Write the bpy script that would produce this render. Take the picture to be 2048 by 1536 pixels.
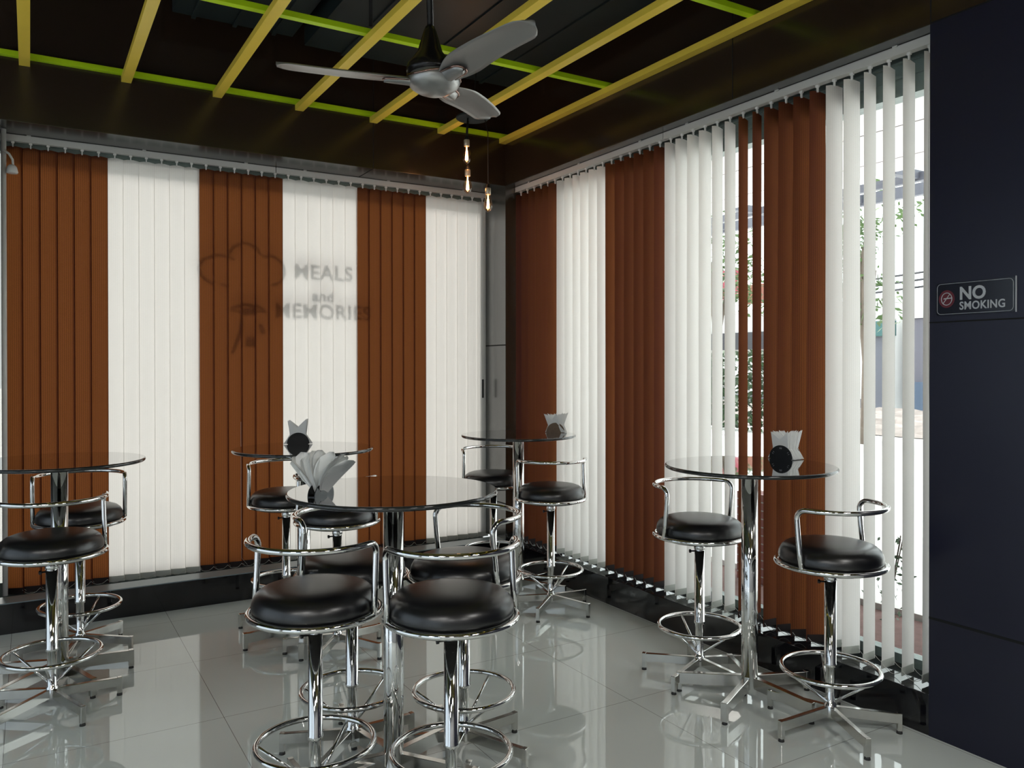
import bpy, bmesh, math, random
from mathutils import Vector, Matrix
random.seed(7)
PI = math.pi
for o in list(bpy.data.objects): bpy.data.objects.remove(o, do_unlink=True)
sc = bpy.context.scene
COL = sc.collection

# ---------------------------------------------------------------- camera
CAM = Vector((-3.316, -5.653, 1.59))
FPX, YAW, PIT, ROL, PY = 1613.3, 0.53846, -0.00524, -0.00069, -26.0
f = Vector((math.sin(YAW)*math.cos(PIT), math.cos(YAW)*math.cos(PIT), math.sin(PIT)))
r = Vector((math.cos(YAW), -math.sin(YAW), 0)); u = r.cross(f)
r, u = math.cos(ROL)*r+math.sin(ROL)*u, -math.sin(ROL)*r+math.cos(ROL)*u
cam = bpy.data.cameras.new('camera'); camo = bpy.data.objects.new('camera', cam); COL.objects.link(camo)
cam.sensor_width = 36; cam.lens = FPX*36/2048; cam.shift_y = PY/2048; cam.clip_end = 300
camo.matrix_world = Matrix(((r.x, u.x, -f.x, CAM.x), (r.y, u.y, -f.y, CAM.y), (r.z, u.z, -f.z, CAM.z), (0, 0, 0, 1)))
sc.camera = camo

# ---------------------------------------------------------------- light and exposure
w = bpy.data.worlds.new('sky'); sc.world = w; w.use_nodes = True
bg = w.node_tree.nodes['Background']; bg.inputs[0].default_value = (0.93, 1.0, 1.0, 1); bg.inputs[1].default_value = 3.3
sun = bpy.data.lights.new('sun', 'SUN'); sun.energy = 9.0; sun.angle = math.radians(14); sun.color = (1, 0.97, 0.92)
suno = bpy.data.objects.new('sun', sun); COL.objects.link(suno)
SUN_EL = math.radians(36)
suno.rotation_euler = (-(PI/2-SUN_EL), 0, 0.0)
FILL_W = 30.0  # power of each added fill panel behind the viewer
sc.view_settings.view_transform = 'Standard'; sc.view_settings.look = 'None'
sc.view_settings.exposure = 0.0; sc.view_settings.gamma = 1.0; sc.view_settings.use_curve_mapping = False
sc.cycles.use_denoising = True
sc.cycles.sample_clamp_indirect = 6; sc.cycles.sample_clamp_direct = 20
sc.cycles.max_bounces = 10; sc.cycles.diffuse_bounces = 5; sc.cycles.glossy_bounces = 5
sc.cycles.transparent_max_bounces = 16; sc.cycles.caustics_reflective = False; sc.cycles.caustics_refractive = False

# ---------------------------------------------------------------- materials
def pbr(name, col, rough=0.5, metal=0.0, ior=1.45, spec=0.5, coat=0.0, noise=0.0, nscale=8.0, bump=0.0, emit=None):
    m = bpy.data.materials.new(name); m.use_nodes = True
    nt = m.node_tree; b = nt.nodes['Principled BSDF']
    b.inputs['Base Color'].default_value = (*col, 1); b.inputs['Roughness'].default_value = rough
    b.inputs['Metallic'].default_value = metal; b.inputs['IOR'].default_value = ior
    b.inputs['Specular IOR Level'].default_value = spec; b.inputs['Coat Weight'].default_value = coat
    if emit:
        b.inputs['Emission Color'].default_value = (*emit[0], 1); b.inputs['Emission Strength'].default_value = emit[1]
    if noise or bump:
        tc = nt.nodes.new('ShaderNodeTexCoord'); n = nt.nodes.new('ShaderNodeTexNoise')
        n.inputs['Scale'].default_value = nscale; n.inputs['Detail'].default_value = 5
        nt.links.new(tc.outputs['Object'], n.inputs['Vector'])
        if noise:
            mx = nt.nodes.new('ShaderNodeMix'); mx.data_type = 'RGBA'
            mx.inputs['A'].default_value = (*[c*(1-noise) for c in col], 1)
            mx.inputs['B'].default_value = (*[min(1, c*(1+noise)) for c in col], 1)
            nt.links.new(n.outputs['Fac'], mx.inputs['Factor']); nt.links.new(mx.outputs['Result'], b.inputs['Base Color'])
        if bump:
            bp = nt.nodes.new('ShaderNodeBump'); bp.inputs['Strength'].default_value = bump; bp.inputs['Distance'].default_value = 0.002
            nt.links.new(n.outputs['Fac'], bp.inputs['Height']); nt.links.new(bp.outputs['Normal'], b.inputs['Normal'])
    return m

def fabric(name, refl, trans):
    """woven vertical-blind fabric: reflects a little, lets daylight through, fine vertical ribs"""
    m = bpy.data.materials.new(name); m.use_nodes = True; nt = m.node_tree
    for n in list(nt.nodes): nt.nodes.remove(n)
    out = nt.nodes.new('ShaderNodeOutputMaterial'); add = nt.nodes.new('ShaderNodeAddShader')
    d = nt.nodes.new('ShaderNodeBsdfDiffuse'); t = nt.nodes.new('ShaderNodeBsdfTranslucent')
    d.inputs[0].default_value = (*refl, 1)
    uv = nt.nodes.new('ShaderNodeUVMap'); sep = nt.nodes.new('ShaderNodeSeparateXYZ'); nt.links.new(uv.outputs[0], sep.inputs[0])
    mul = nt.nodes.new('ShaderNodeMath'); mul.operation = 'MULTIPLY'; mul.inputs[1].default_value = 2*PI*9
    sn = nt.nodes.new('ShaderNodeMath'); sn.operation = 'SINE'
    nt.links.new(sep.outputs[0], mul.inputs[0]); nt.links.new(mul.outputs[0], sn.inputs[0])
    no = nt.nodes.new('ShaderNodeTexNoise'); no.inputs['Scale'].default_value = 1.0; no.inputs['Detail'].default_value = 3
    vm = nt.nodes.new('ShaderNodeVectorMath'); vm.operation = 'MULTIPLY'; vm.inputs[1].default_value = (40, 500, 1)
    nt.links.new(uv.outputs[0], vm.inputs[0]); nt.links.new(vm.outputs[0], no.inputs['Vector'])
    ad = nt.nodes.new('ShaderNodeMath'); ad.operation = 'MULTIPLY_ADD'; ad.inputs[1].default_value = 0.22; 
    nt.links.new(sn.outputs[0], ad.inputs[0]); nt.links.new(no.outputs['Fac'], ad.inputs[2])
    mr = nt.nodes.new('ShaderNodeMapRange'); k = 0.07 if trans[0] > 0.3 else 0.3
    mr.inputs['From Min'].default_value = 0.15; mr.inputs['From Max'].default_value = 0.85
    mr.inputs['To Min'].default_value = 1-k; mr.inputs['To Max'].default_value = 1+k
    nt.links.new(ad.outputs[0], mr.inputs['Value'])
    vs = nt.nodes.new('ShaderNodeVectorMath'); vs.operation = 'SCALE'; vs.inputs[0].default_value = trans
    nt.links.new(mr.outputs[0], vs.inputs['Scale']); nt.links.new(vs.outputs[0], t.inputs[0])
    nt.links.new(d.outputs[0], add.inputs[0]); nt.links.new(t.outputs[0], add.inputs[1]); nt.links.new(add.outputs[0], out.inputs[0])
    return m

def pane_mat(name, tint, refl):
    m = bpy.data.materials.new(name); m.use_nodes = True; nt = m.node_tree
    for n in list(nt.nodes): nt.nodes.remove(n)
    out = nt.nodes.new('ShaderNodeOutputMaterial'); mx = nt.nodes.new('ShaderNodeMixShader')
    tr = nt.nodes.new('ShaderNodeBsdfTransparent'); gl = nt.nodes.new('ShaderNodeBsdfGlossy')
    tr.inputs[0].default_value = (*tint, 1); gl.inputs['Roughness'].default_value = 0.02
    lw = nt.nodes.new('ShaderNodeLayerWeight'); pw = nt.nodes.new('ShaderNodeMath'); pw.operation = 'POWER'; pw.inputs[1].default_value = 5
    nt.links.new(lw.outputs['Facing'], pw.inputs[0])
    fr = nt.nodes.new('ShaderNodeMath'); fr.operation = 'MULTIPLY_ADD'; fr.inputs[1].default_value = 0.96-refl; fr.inputs[2].default_value = refl
    nt.links.new(pw.outputs[0], fr.inputs[0])
    nt.links.new(fr.outputs[0], mx.inputs[0]); nt.links.new(tr.outputs[0], mx.inputs[1]); nt.links.new(gl.outputs[0], mx.inputs[2])
    nt.links.new(mx.outputs[0], out.inputs[0]); return m

def floor_mat():
    m = pbr('polished_tile', (0.30, 0.31, 0.285), 0.022, ior=1.8, noise=0.0)
    nt = m.node_tree; b = nt.nodes['Principled BSDF']
    g = nt.nodes.new('ShaderNodeNewGeometry'); sep = nt.nodes.new('ShaderNodeSeparateXYZ'); nt.links.new(g.outputs['Position'], sep.inputs[0])
    fac = None
    for axis, off, size in ((0, -0.867, 0.85), (1, -1.047, 0.80)):
        a = nt.nodes.new('ShaderNodeMath'); a.operation = 'SUBTRACT'; a.inputs[1].default_value = off-20*size
        nt.links.new(sep.outputs[axis], a.inputs[0])
        b1 = nt.nodes.new('ShaderNodeMath'); b1.operation = 'MODULO'; b1.inputs[1].default_value = size
        nt.links.new(a.outputs[0], b1.inputs[0])
        c = nt.nodes.new('ShaderNodeMath'); c.operation = 'LESS_THAN'; c.inputs[1].default_value = 0.0024
        nt.links.new(b1.outputs[0], c.inputs[0])
        if fac is None: fac = c
        else:
            mxm = nt.nodes.new('ShaderNodeMath'); mxm.operation = 'MAXIMUM'
            nt.links.new(fac.outputs[0], mxm.inputs[0]); nt.links.new(c.outputs[0], mxm.inputs[1]); fac = mxm
    n = nt.nodes.new('ShaderNodeTexNoise'); n.inputs['Scale'].default_value = 2.2; n.inputs['Detail'].default_value = 6
    nt.links.new(g.outputs['Position'], n.inputs['Vector'])
    base = nt.nodes.new('ShaderNodeMix'); base.data_type = 'RGBA'
    base.inputs['A'].default_value = (0.70, 0.76, 0.73, 1); base.inputs['B'].default_value = (0.76, 0.82, 0.79, 1)
    nt.links.new(n.outputs['Fac'], base.inputs['Factor'])
    mx = nt.nodes.new('ShaderNodeMix'); mx.data_type = 'RGBA'; mx.inputs['B'].default_value = (0.20, 0.20, 0.19, 1)
    nt.links.new(base.outputs['Result'], mx.inputs['A'])
    nt.links.new(fac.outputs[0], mx.inputs['Factor']); nt.links.new(mx.outputs['Result'], b.inputs['Base Color'])
    return m

M = dict(
    floor=floor_mat(),
    fascia=pbr('dark_brown_cladding', (0.027, 0.0165, 0.0105), 0.19, ior=1.6, noise=0.08, nscale=30),
    panel=pbr('dark_cladding_blue_sheen', (0.011, 0.0115, 0.026), 0.30, ior=1.42, noise=0.08, nscale=30),  # same dark cladding, reflected blue daylight put into its base colour
    jamb=pbr('satin_grey_green_jamb', (0.022, 0.024, 0.021), 0.22, ior=2.3),  # cladding with reflectance raised to brighten soffits and corner reveal
    black=pbr('black_ceiling_paint', (0.006, 0.007, 0.009), 0.7),
    duct=pbr('dark_slate_duct', (0.012, 0.020, 0.022), 0.5, noise=0.3, nscale=5),
    granite=pbr('black_granite', (0.004, 0.004, 0.006), 0.07, ior=1.6, noise=0.4, nscale=200),
    seam=pbr('panel_joint', (0.002, 0.002, 0.002), 0.8),
    wall=pbr('grey_plaster', (0.30, 0.30, 0.31), 0.7, noise=0.05),
    outer=pbr('outer_masonry', (0.6, 0.58, 0.55), 0.9),
    frame=pbr('grey_green_aluminium', (0.20, 0.25, 0.235), 0.4, metal=0.3, noise=0.15, nscale=4),
    sill=pbr('grey_aluminium_sill', (0.20, 0.25, 0.265), 0.3, metal=0.0),
    rail=pbr('off_white_rail', (0.62, 0.61, 0.58), 0.4),
    plastic=pbr('white_plastic', (0.75, 0.74, 0.72), 0.4),
    chain=pbr('bead_chain', (0.55, 0.55, 0.5), 0.4),
    hem_white=fabric('cream_hem', (0.34, 0.35, 0.33), (0.31, 0.32, 0.30)),
    hem_brown=pbr('brown_hem', (0.016, 0.010, 0.010), 0.8),
    cream=fabric('cream_blind_fabric', (0.34, 0.335, 0.325), (0.60, 0.59, 0.577)),
    brown=fabric('brown_blind_fabric', (0.048, 0.016, 0.013), (0.105, 0.036, 0.010)),
    glass=pane_mat('window_glass', (0.91, 0.925, 0.92), 0.02),
    glass_tinted=pane_mat('tinted_window_glass', (0.46, 0.456, 0.447), 0.02),  # tint added to hold down daylight reaching the left blinds
    glass_dark=pane_mat('dimming_glass', (0.52, 0.545, 0.58), 0.02),  # tint added to cut the fill daylight from the far-wall openings
    bulbglass=pane_mat('amber_bulb_glass', (1.0, 0.78, 0.58), 0.10),
    chrome=pbr('chrome', (0.78, 0.78, 0.77), 0.045, metal=1.0),
    chrome_brushed=pbr('dull_chrome', (0.62, 0.61, 0.58), 0.16, metal=1.0, noise=0.1, nscale=25),
    vinyl=pbr('black_vinyl', (0.005, 0.005, 0.006), 0.30, ior=1.65, bump=0.015, nscale=180),
    rubber=pbr('rubber', (0.03, 0.03, 0.03), 0.6),
    tabletop=pbr('black_glass', (0.20, 0.20, 0.20), 0.012, metal=1.0, coat=1.0),
    edge=pbr('polished_glass_edge', (0.02, 0.022, 0.022), 0.10, ior=1.6),
    napkin=pbr('paper', (0.86, 0.87, 0.86), 0.85),
    acrylic=pbr('black_acrylic', (0.006, 0.006, 0.006), 0.12),
    wood=pbr('tan_holder', (0.17, 0.11, 0.07), 0.5, noise=0.3, nscale=60),
    yellow=pbr('yellow_paint', (0.92, 0.68, 0.085), 0.38, noise=0.05, nscale=12),
    green=pbr('lime_green_paint', (0.55, 0.82, 0.012), 0.40, noise=0.05, nscale=12),
    fangrey=pbr('satin_grey_fan', (0.36, 0.36, 0.35), 0.34, metal=0.7),
    fandark=pbr('dark_fan_metal', (0.010, 0.009, 0.009), 0.25, metal=0.3),
    bronze=pbr('copper_tinted_chrome', (0.30, 0.19, 0.16), 0.12, metal=1.0),
    socket=pbr('brushed_socket', (0.55, 0.47, 0.36), 0.35, metal=0.6),
    cord=pbr('black_cord', (0.004, 0.004, 0.004), 0.6),
    filament=pbr('glowing_filament', (1, 0.6, 0.3), 0.5, emit=((1.0, 0.56, 0.25), 22)),
    diffuser=pbr('fill_panel_diffuser', (1, 1, 1), 0.5, emit=((1, 0.98, 0.94), 2)),
    led=pbr('indicator', (1, 1, 1), 0.5, emit=((1, 1, 0.95), 3)),
    signplate=pbr('navy_sign_acrylic', (0.008, 0.009, 0.016), 0.15),
    signwhite=pbr('sign_lettering', (0.42, 0.44, 0.47), 0.5),
    signred=pbr('sign_maroon', (0.11, 0.012, 0.022), 0.5),
    decal=pbr('window_decal', (0.05, 0.01, 0.01), 0.7),
)

# ---------------------------------------------------------------- mesh helpers
def mesh(name, bm, mats, parent=None, smooth=False, loc=None):
    me = bpy.data.meshes.new(name); bmesh.ops.recalc_face_normals(bm, faces=bm.faces) if False else None
    bm.to_mesh(me); bm.free()
    for m in (mats if isinstance(mats, (list, tuple)) else [mats]): me.materials.append(m)
    if smooth:
        for p in me.polygons: p.use_smooth = True
    o = bpy.data.objects.new(name, me); COL.objects.link(o)
    if parent: o.parent = parent
    if loc: o.location = loc
    return o
def tag(o, label=None, cat=None, group=None, kind=None):
    if label: o['label'] = label
    if cat: o['category'] = cat
    if group: o['group'] = group
    if kind: o['kind'] = kind
    return o
def empty(name, loc=(0, 0, 0), rz=0):
    o = bpy.data.objects.new(name, None); COL.objects.link(o); o.location = loc; o.rotation_euler = (0, 0, rz); o.empty_display_size = 0.05
    return o
def copy_tree(o, parent=None):
    c = o.copy(); COL.objects.link(c); c.parent = parent
    for ch in [x for x in KIDS[o.name]]:
        KIDS[c.name] = KIDS.get(c.name, []) + [copy_tree(ch, c)]
    KIDS.setdefault(c.name, [])
    return c
KIDS = {}
def index_kids():
    KIDS.clear()
    for o in bpy.data.objects: KIDS.setdefault(o.name, [])
    for o in bpy.data.objects:
        if o.parent: KIDS[o.parent.name].append(o)

def box(bm, x0, x1, y0, y1, z0, z1, mi=0, bev=0):
    vs = [bm.verts.new((x, y, z)) for x in (x0, x1) for y in (y0, y1) for z in (z0, z1)]
    fs = []
    for q in ((0, 1, 3, 2), (4, 6, 7, 5), (0, 4, 5, 1), (2, 3, 7, 6), (0, 2, 6, 4), (1, 5, 7, 3)):
        fc = bm.faces.new([vs[i] for i in q]); fc.material_index = mi; fs.append(fc)
    if bev:
        es = list({e for fc in fs for e in fc.edges})
        bmesh.ops.bevel(bm, geom=es, offset=bev, segments=2, affect='EDGES', profile=0.7)
    return vs
def boxo(name, dims, mat, parent=None, bev=0):
    bm = bmesh.new(); box(bm, *dims, bev=bev); return mesh(name, bm, mat, parent)
def obox(bm, p, q, wdt, hgt, up=Vector((0, 0, 1)), mi=0):
    """box beam from p to q, width wdt, height hgt"""
    p, q = Vector(p), Vector(q); d = (q-p).normalized(); s = d.cross(up).normalized(); t = s.cross(d)
    vs = [bm.verts.new(b+s*a*wdt/2+t*c*hgt/2) for b in (p, q) for a in (-1, 1) for c in (-1, 1)]
    for k in ((0, 1, 3, 2), (4, 6, 7, 5), (0, 4, 5, 1), (2, 3, 7, 6), (0, 2, 6, 4), (1, 5, 7, 3)):
        bm.faces.new([vs[i] for i in k]).material_index = mi
def lathe(bm, prof, seg=40, c=(0, 0, 0), mi=0):
    rings = []
    for rr, z in prof:
        if rr < 1e-6: rings.append([bm.verts.new((c[0], c[1], c[2]+z))])
        else: rings.append([bm.verts.new((c[0]+rr*math.cos(2*PI*i/seg), c[1]+rr*math.sin(2*PI*i/seg), c[2]+z)) for i in range(seg)])
    for a, b in zip(rings, rings[1:]):
        for i in range(seg):
            j = (i+1) % seg
            if len(a) == 1 and len(b) == 1: continue
            if len(a) == 1: fc = bm.faces.new((a[0], b[j], b[i]))
            elif len(b) == 1: fc = bm.faces.new((a[i], a[j], b[0]))
            else: fc = bm.faces.new((a[i], a[j], b[j], b[i]))
            fc.material_index = mi
def tube(bm, pts, rad, seg=10, closed=False, mi=0):
    pts = [Vector(p) for p in pts]; n = len(pts); rings = []; prev = None
    for i, p in enumerate(pts):
        if closed: d = (pts[(i+1) % n]-pts[i-1]).normalized()
        else: d = (pts[min(i+1, n-1)]-pts[max(i-1, 0)]).normalized()
        if prev is None:
            a = Vector((0, 0, 1)) if abs(d.z) < 0.9 else Vector((1, 0, 0)); s = d.cross(a).normalized()
        else: s = (prev-d*prev.dot(d)).normalized()
        prev = s; t = d.cross(s)
        rr = rad[i] if isinstance(rad, (list, tuple)) else rad
        rings.append([bm.verts.new(p+(s*math.cos(2*PI*k/seg)+t*math.sin(2*PI*k/seg))*rr) for k in range(seg)])
    for i in range(n if closed else n-1):
        a, b = rings[i], rings[(i+1) % n]
        for k in range(seg):
            j = (k+1) % seg; bm.faces.new((a[k], b[k], b[j], a[j])).material_index = mi
    if not closed:
        bm.faces.new(rings[0]).material_index = mi; bm.faces.new(list(reversed(rings[-1]))).material_index = mi
def ring(bm, R, z, rad, seg=56, ts=10):
    tube(bm, [(R*math.cos(2*PI*i/seg), R*math.sin(2*PI*i/seg), z) for i in range(seg)], rad, ts, True)
def poly_prism(bm, pts, thick, mi=0):
    """2D outline (x,z) extruded along y by thick"""
    a = [bm.verts.new((x, 0, z)) for x, z in pts]; b = [bm.verts.new((x, thick, z)) for x, z in pts]
    bm.faces.new(a).material_index = mi; bm.faces.new(list(reversed(b))).material_index = mi
    for i in range(len(pts)):
        j = (i+1) % len(pts); bm.faces.new((a[j], a[i], b[i], b[j])).material_index = mi
def structure(o): return tag(o, kind='structure')

# ---------------------------------------------------------------- the room
LX, BY = -7.2, -9.2                        # far ends of the room, behind the camera
ZF, ZC, SILL = 3.06, 4.15, 0.178           # underside of the fascia, ceiling, top of the plinth
DL, DR = 0.60, 0.42                        # depth of the left and right walls
structure(boxo('floor', (LX, 0.0, BY, 0.0, -0.12, 0.0), M['floor']))
structure(boxo('ceiling', (LX-0.3, DR, BY-0.3, DL, ZC, ZC+0.15), M['black']))
def fascia(name, b, m): return structure(boxo(name, b, m))
PYE = -3.598                               # where the window on the right ends
# left wall: plinth, fascia, and the part left of the window
bm = bmesh.new()
box(bm, LX, 0.0, 0.0, DL, ZF, ZC)
box(bm, LX, -3.56, 0.0, DL, 0.0, ZF)
wl = structure(mesh('wall_left', bm, M['fascia']))
bm = bmesh.new(); box(bm, -3.56, DR, 0.0, 0.17, 0.0, SILL); box(bm, -3.56, DR, 0.17, DL, 0.0, 0.13)
structure(mesh('trim_1', bm, M['granite']))
bm = bmesh.new()
box(bm, 0.0, DR, BY, 0.0, ZF, ZC)
structure(mesh('wall_right', bm, M['fascia']))
structure(boxo('window_sill', (-3.56, 0.0, 0.004, 0.165, SILL, SILL+0.006), M['sill']))
structure(boxo('trim_2', (0.0, DR, PYE, 0.0, 0.0, SILL), M['granite'], bev=0.003))
structure(boxo('wall_right_pier', (0.0, DR, BY, PYE, 0.0, ZF), M['panel']))
structure(boxo('wall_corner', (0.0, DR, 0.0, DL, SILL, ZF), M['jamb']))
structure(boxo('trim_4', (-3.56, -0.001, 0.0015, 0.36, ZF-0.004, ZF), M['jamb']))  # thin board added to reflect more light along the left soffit
structure(boxo('trim_5', (0.0015, 0.21, PYE+0.001, -0.001, ZF-0.004, ZF), M['jamb']))  # matching reflective board added under the right soffit
# joints of the cladding
bm = bmesh.new()
box(bm, -1.135, -1.128, -0.0012, 0.004, ZF, ZC)
box(bm, -0.0012, 0.004, -2.469, -2.462, ZF, ZC)
box(bm, -0.0012, 0.004, PYE-0.006, PYE, ZF, ZC)
box(bm, -0.0012, 0.004, -9, PYE, 3.056, 3.063)
box(bm, -0.0012, 0.004, -9, PYE, 0.505, 0.516)
box(bm, -0.0012, 0.004, -9, PYE, 1.775, 1.781)
box(bm, -0.0012, 0.004, 0.0, 0.33, 1.762, 1.772)
box(bm, -0.0012, 0.004, 0.0, 0.33, 0.47, 0.48)
box(bm, -1.135, -1.128, 0.0, 0.3, ZF-0.0052, ZF-0.003)
structure(mesh('trim_3', bm, M['seam']))
# walls behind the camera; far-wall openings added to let in fill daylight
bm = bmesh.new()
box(bm, LX-0.3, LX, BY, DL, 3.3, ZC)
for y in (-9.2, -4.7, 0.2): box(bm, LX-0.3, LX, y-0.0, y+0.4, 0.0, 3.3)
structure(mesh('wall_far', bm, M['wall']))
structure(boxo('window_3', (LX-0.16, LX-0.15, BY, 0.2, 0.0, 3.3), M['glass_dark']))
bm = bmesh.new()
box(bm, LX-0.3, DR, BY-0.3, BY, 0, ZC)
structure(mesh('wall_back', bm, M['wall']))

# windows
def window(name, axis, a0, a1, d, HB):
    """frame in the plane d; axis 'x' = runs along x, else along y"""
    bm = bmesh.new()
    SL = 0.13 if axis == 'x' else SILL
    def b(p0, p1, z0, z1, e0, e1):
        if axis == 'x': box(bm, p0, p1, d+e0, d+e1, z0, z1)
        else: box(bm, d+e0, d+e1, p0, p1, z0, z1)
    b(a0, a1, HB, ZF, 0.0, 0.07)                     # box head
    b(a0, a1, HB, HB+0.02, -0.018, 0.0); b(a0, a1, 2.955, 2.965, -0.012, 0.0); b(a0, a1, 3.02, 3.03, -0.02, 0.0)
    b(a0, a1, SL, SILL+0.045, 0.0, 0.06)
    b(a0, a0+0.045, SILL, HB, 0.0, 0.06); b(a1-0.045, a1, SILL, HB, 0.0, 0.06)
    fr = structure(mesh(name, bm, M['frame']))
    bm = bmesh.new()
    if axis == 'x': box(bm, a0+0.04, a1-0.04, d+0.028, d+0.034, SILL+0.04, HB+0.005)
    else: box(bm, d+0.028, d+0.034, a0+0.04, a1-0.04, SILL+0.04, HB+0.005)
    mesh('glass_pane', bm, M['glass_tinted' if axis == 'x' else 'glass'], fr)
    return fr
window('window_1', 'x', -3.56, 0.0, 0.384, 2.955)
window('window_2', 'y', PYE, 0.0, 0.235, 2.865)

# ---------------------------------------------------------------- vertical blinds
ZV0, ZV1 = 0.190, 2.985
W = 0.102
def vane_mesh(wd, a0, a1, z0=ZV0, z1=ZV1, curve=0.003):
    """fabric strip; angle (from the rail direction) a0 at the top, a1 at the bottom; rail direction = local +x"""
    bm = bmesh.new(); uvl = bm.loops.layers.uv.new('UVMap'); nz, nx = 14, 6
    grid = []
    for i in range(nz+1):
        t = i/nz; z = z1+(z0-z1)*t; tt = min(1, t/0.6); a = a0+(a1-a0)*(tt*tt*(3-2*tt)); row = []
        for j in range(nx+1):
            s = j/nx-0.5; c = curve*(1-4*s*s)
            x = s*wd*math.cos(a)-c*math.sin(a); y = s*wd*math.sin(a)+c*math.cos(a)
            zz = z
            if i == 0: zz -= 0.012*max(0, abs(s)*2-0.35)   # sloping shoulders by the hook
            row.append(bm.verts.new((x, y, zz)))
        grid.append(row)
    for i in range(nz):
        for j in range(nx):
            fc = bm.faces.new((grid[i][j], grid[i+1][j], grid[i+1][j+1], grid[i][j+1]))
            uu = ((j/nx, i/nz), (j/nx, (i+1)/nz), ((j+1)/nx, (i+1)/nz), ((j+1)/nx, i/nz))
            for lp, q in zip(fc.loops, uu): lp[uvl].uv = q
    # weighted hem: a slim pocket with its weight plate
    ca, sa = math.cos(a1), math.sin(a1)
    for off in (-0.0016, 0.0016):
        v = []
        for s, z in ((-0.49, z0), (0.49, z0), (0.49, z0+0.038), (-0.49, z0+0.038)):
            c = curve*(1-4*s*s)*0
            v.append(bm.verts.new((s*wd*ca-(off+0.002)*sa, s*wd*sa+(off+0.002)*ca, z)))
        bm.faces.new(v).material_index = 1
    return bm

def carrier(bm, ZV1):
    box(bm, -0.004, 0.004, -0.004, 0.004, ZV1-0.006, ZV1+0.022)
    box(bm, -0.009, 0.009, -0.006, 0.006, ZV1+0.018, ZV1+0.03)

def blind(name, label, axis, line, start, step, colours, angles, rail0, rail1, ZV1=2.985, RT=0.0, WD=W, ZV0=ZV0):
    """axis: 'x' -> vanes spaced along x at y=line ; 'y' -> along y at x=line. angles in degrees"""
    root = empty(name); tag(root, label, 'blind', 'striped vertical blinds in the corner windows')
    rot = 0.0 if axis == 'x' else -PI/2
    def at(p): return (p, line, 0) if axis == 'x' else (line, p, 0)
    bm = bmesh.new(); lo, hi = sorted((rail0, rail1))
    if axis == 'x':
        box(bm, lo, hi, line-0.024, line+0.024, ZV1+0.03, ZF-0.006-RT, bev=0.004); box(bm, lo, hi, line-0.026, line-0.020, ZV1+0.027, ZV1+0.034)
    else:
        box(bm, line-0.024, line+0.024, lo, hi, ZV1+0.03, ZF-0.006-RT, bev=0.004); box(bm, line-0.026, line-0.020, lo, hi, ZV1+0.027, ZV1+0.034)
    mesh('headrail', bm, M['rail'], root)
    for k in range(3):
        bm = bmesh.new(); p = lo+(hi-lo)*(0.12+0.38*k)
        q = (p-0.012, p+0.012, line-0.03, line+0.03) if axis == 'x' else (line-0.03, line+0.03, p-0.012, p+0.012)
        box(bm, *q, ZF-0.012-RT, ZF-0.0005)
        mesh('rail_bracket', bm, M['rail'], root)
    bm = bmesh.new(); carrier(bm, ZV1); cm = mesh('carrier', bm, M['plastic'], root); first = True
    ends = []
    for i, (c, (a0, a1)) in enumerate(zip(colours, angles)):
        p = start+step*i
        v = mesh('vane', vane_mesh(WD+(0.006 if c == 'b' else 0), math.radians(a0), math.radians(a1), ZV0, ZV1), [M['cream'] if c == 'w' else M['brown'], M['hem_white'] if c == 'w' else M['hem_brown']], root, smooth=True)
        v['label'] = 'cream fabric vane' if c == 'w' else 'dark brown fabric vane'
        v.location = at(p); v.rotation_euler = (0, 0, rot)
        if first: k = cm; first = False
        else: k = cm.copy(); COL.objects.link(k); k.parent = root
        k.location = at(p); k.rotation_euler = (0, 0, rot)
        a = math.radians(a1); d = Vector((math.cos(a)*W/2, math.sin(a)*W/2, 0)); d.rotate(Matrix.Rotation(rot, 3, 'Z'))
        c0 = Vector(at(p)); ends.append((c0-d*0.85, c0+d*0.85))
    for side in (0, 1):
        bm = bmesh.new()
        for i in range(len(ends)-1):
            A, B = ends[i][side], ends[i+1][side]
            sag = 0.022+0.008*random.random(); pts = []
            for k in range(7):
                t = k/6; q = A.lerp(B, t); pts.append((q.x, q.y, ZV0+0.022-4*sag*t*(1-t)))
            tube(bm, pts, 0.0012, 5)
        mesh('spacer_chain', bm, M['chain'], root)
    return root

# left window, vanes nearly closed; groups of six brown / six cream
P0, ST = -3.453+0.0482, 0.0964
colsL = (['b']*6+['w']*6)*3
random.seed(11)
angL = [(-8+random.uniform(-1.5, 1.5), -8+random.uniform(-2, 2)) for _ in colsL]
angL[0] = (-14, -14)
b1 = blind('vertical_blind', 'closed brown and cream vertical blind at the left end of the left window', 'x', 0.335, P0, ST, colsL[:18], angL[:18], -3.53, -1.768, 2.985, 0.0, W, 0.154)
b2 = blind('vertical_blind', 'closed brown and cream vertical blind of the left window, next to the corner', 'x', 0.335, P0+18*ST, ST, colsL[18:], angL[18:], -1.762, -0.012, 2.985, 0.0, W, 0.154)
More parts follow.
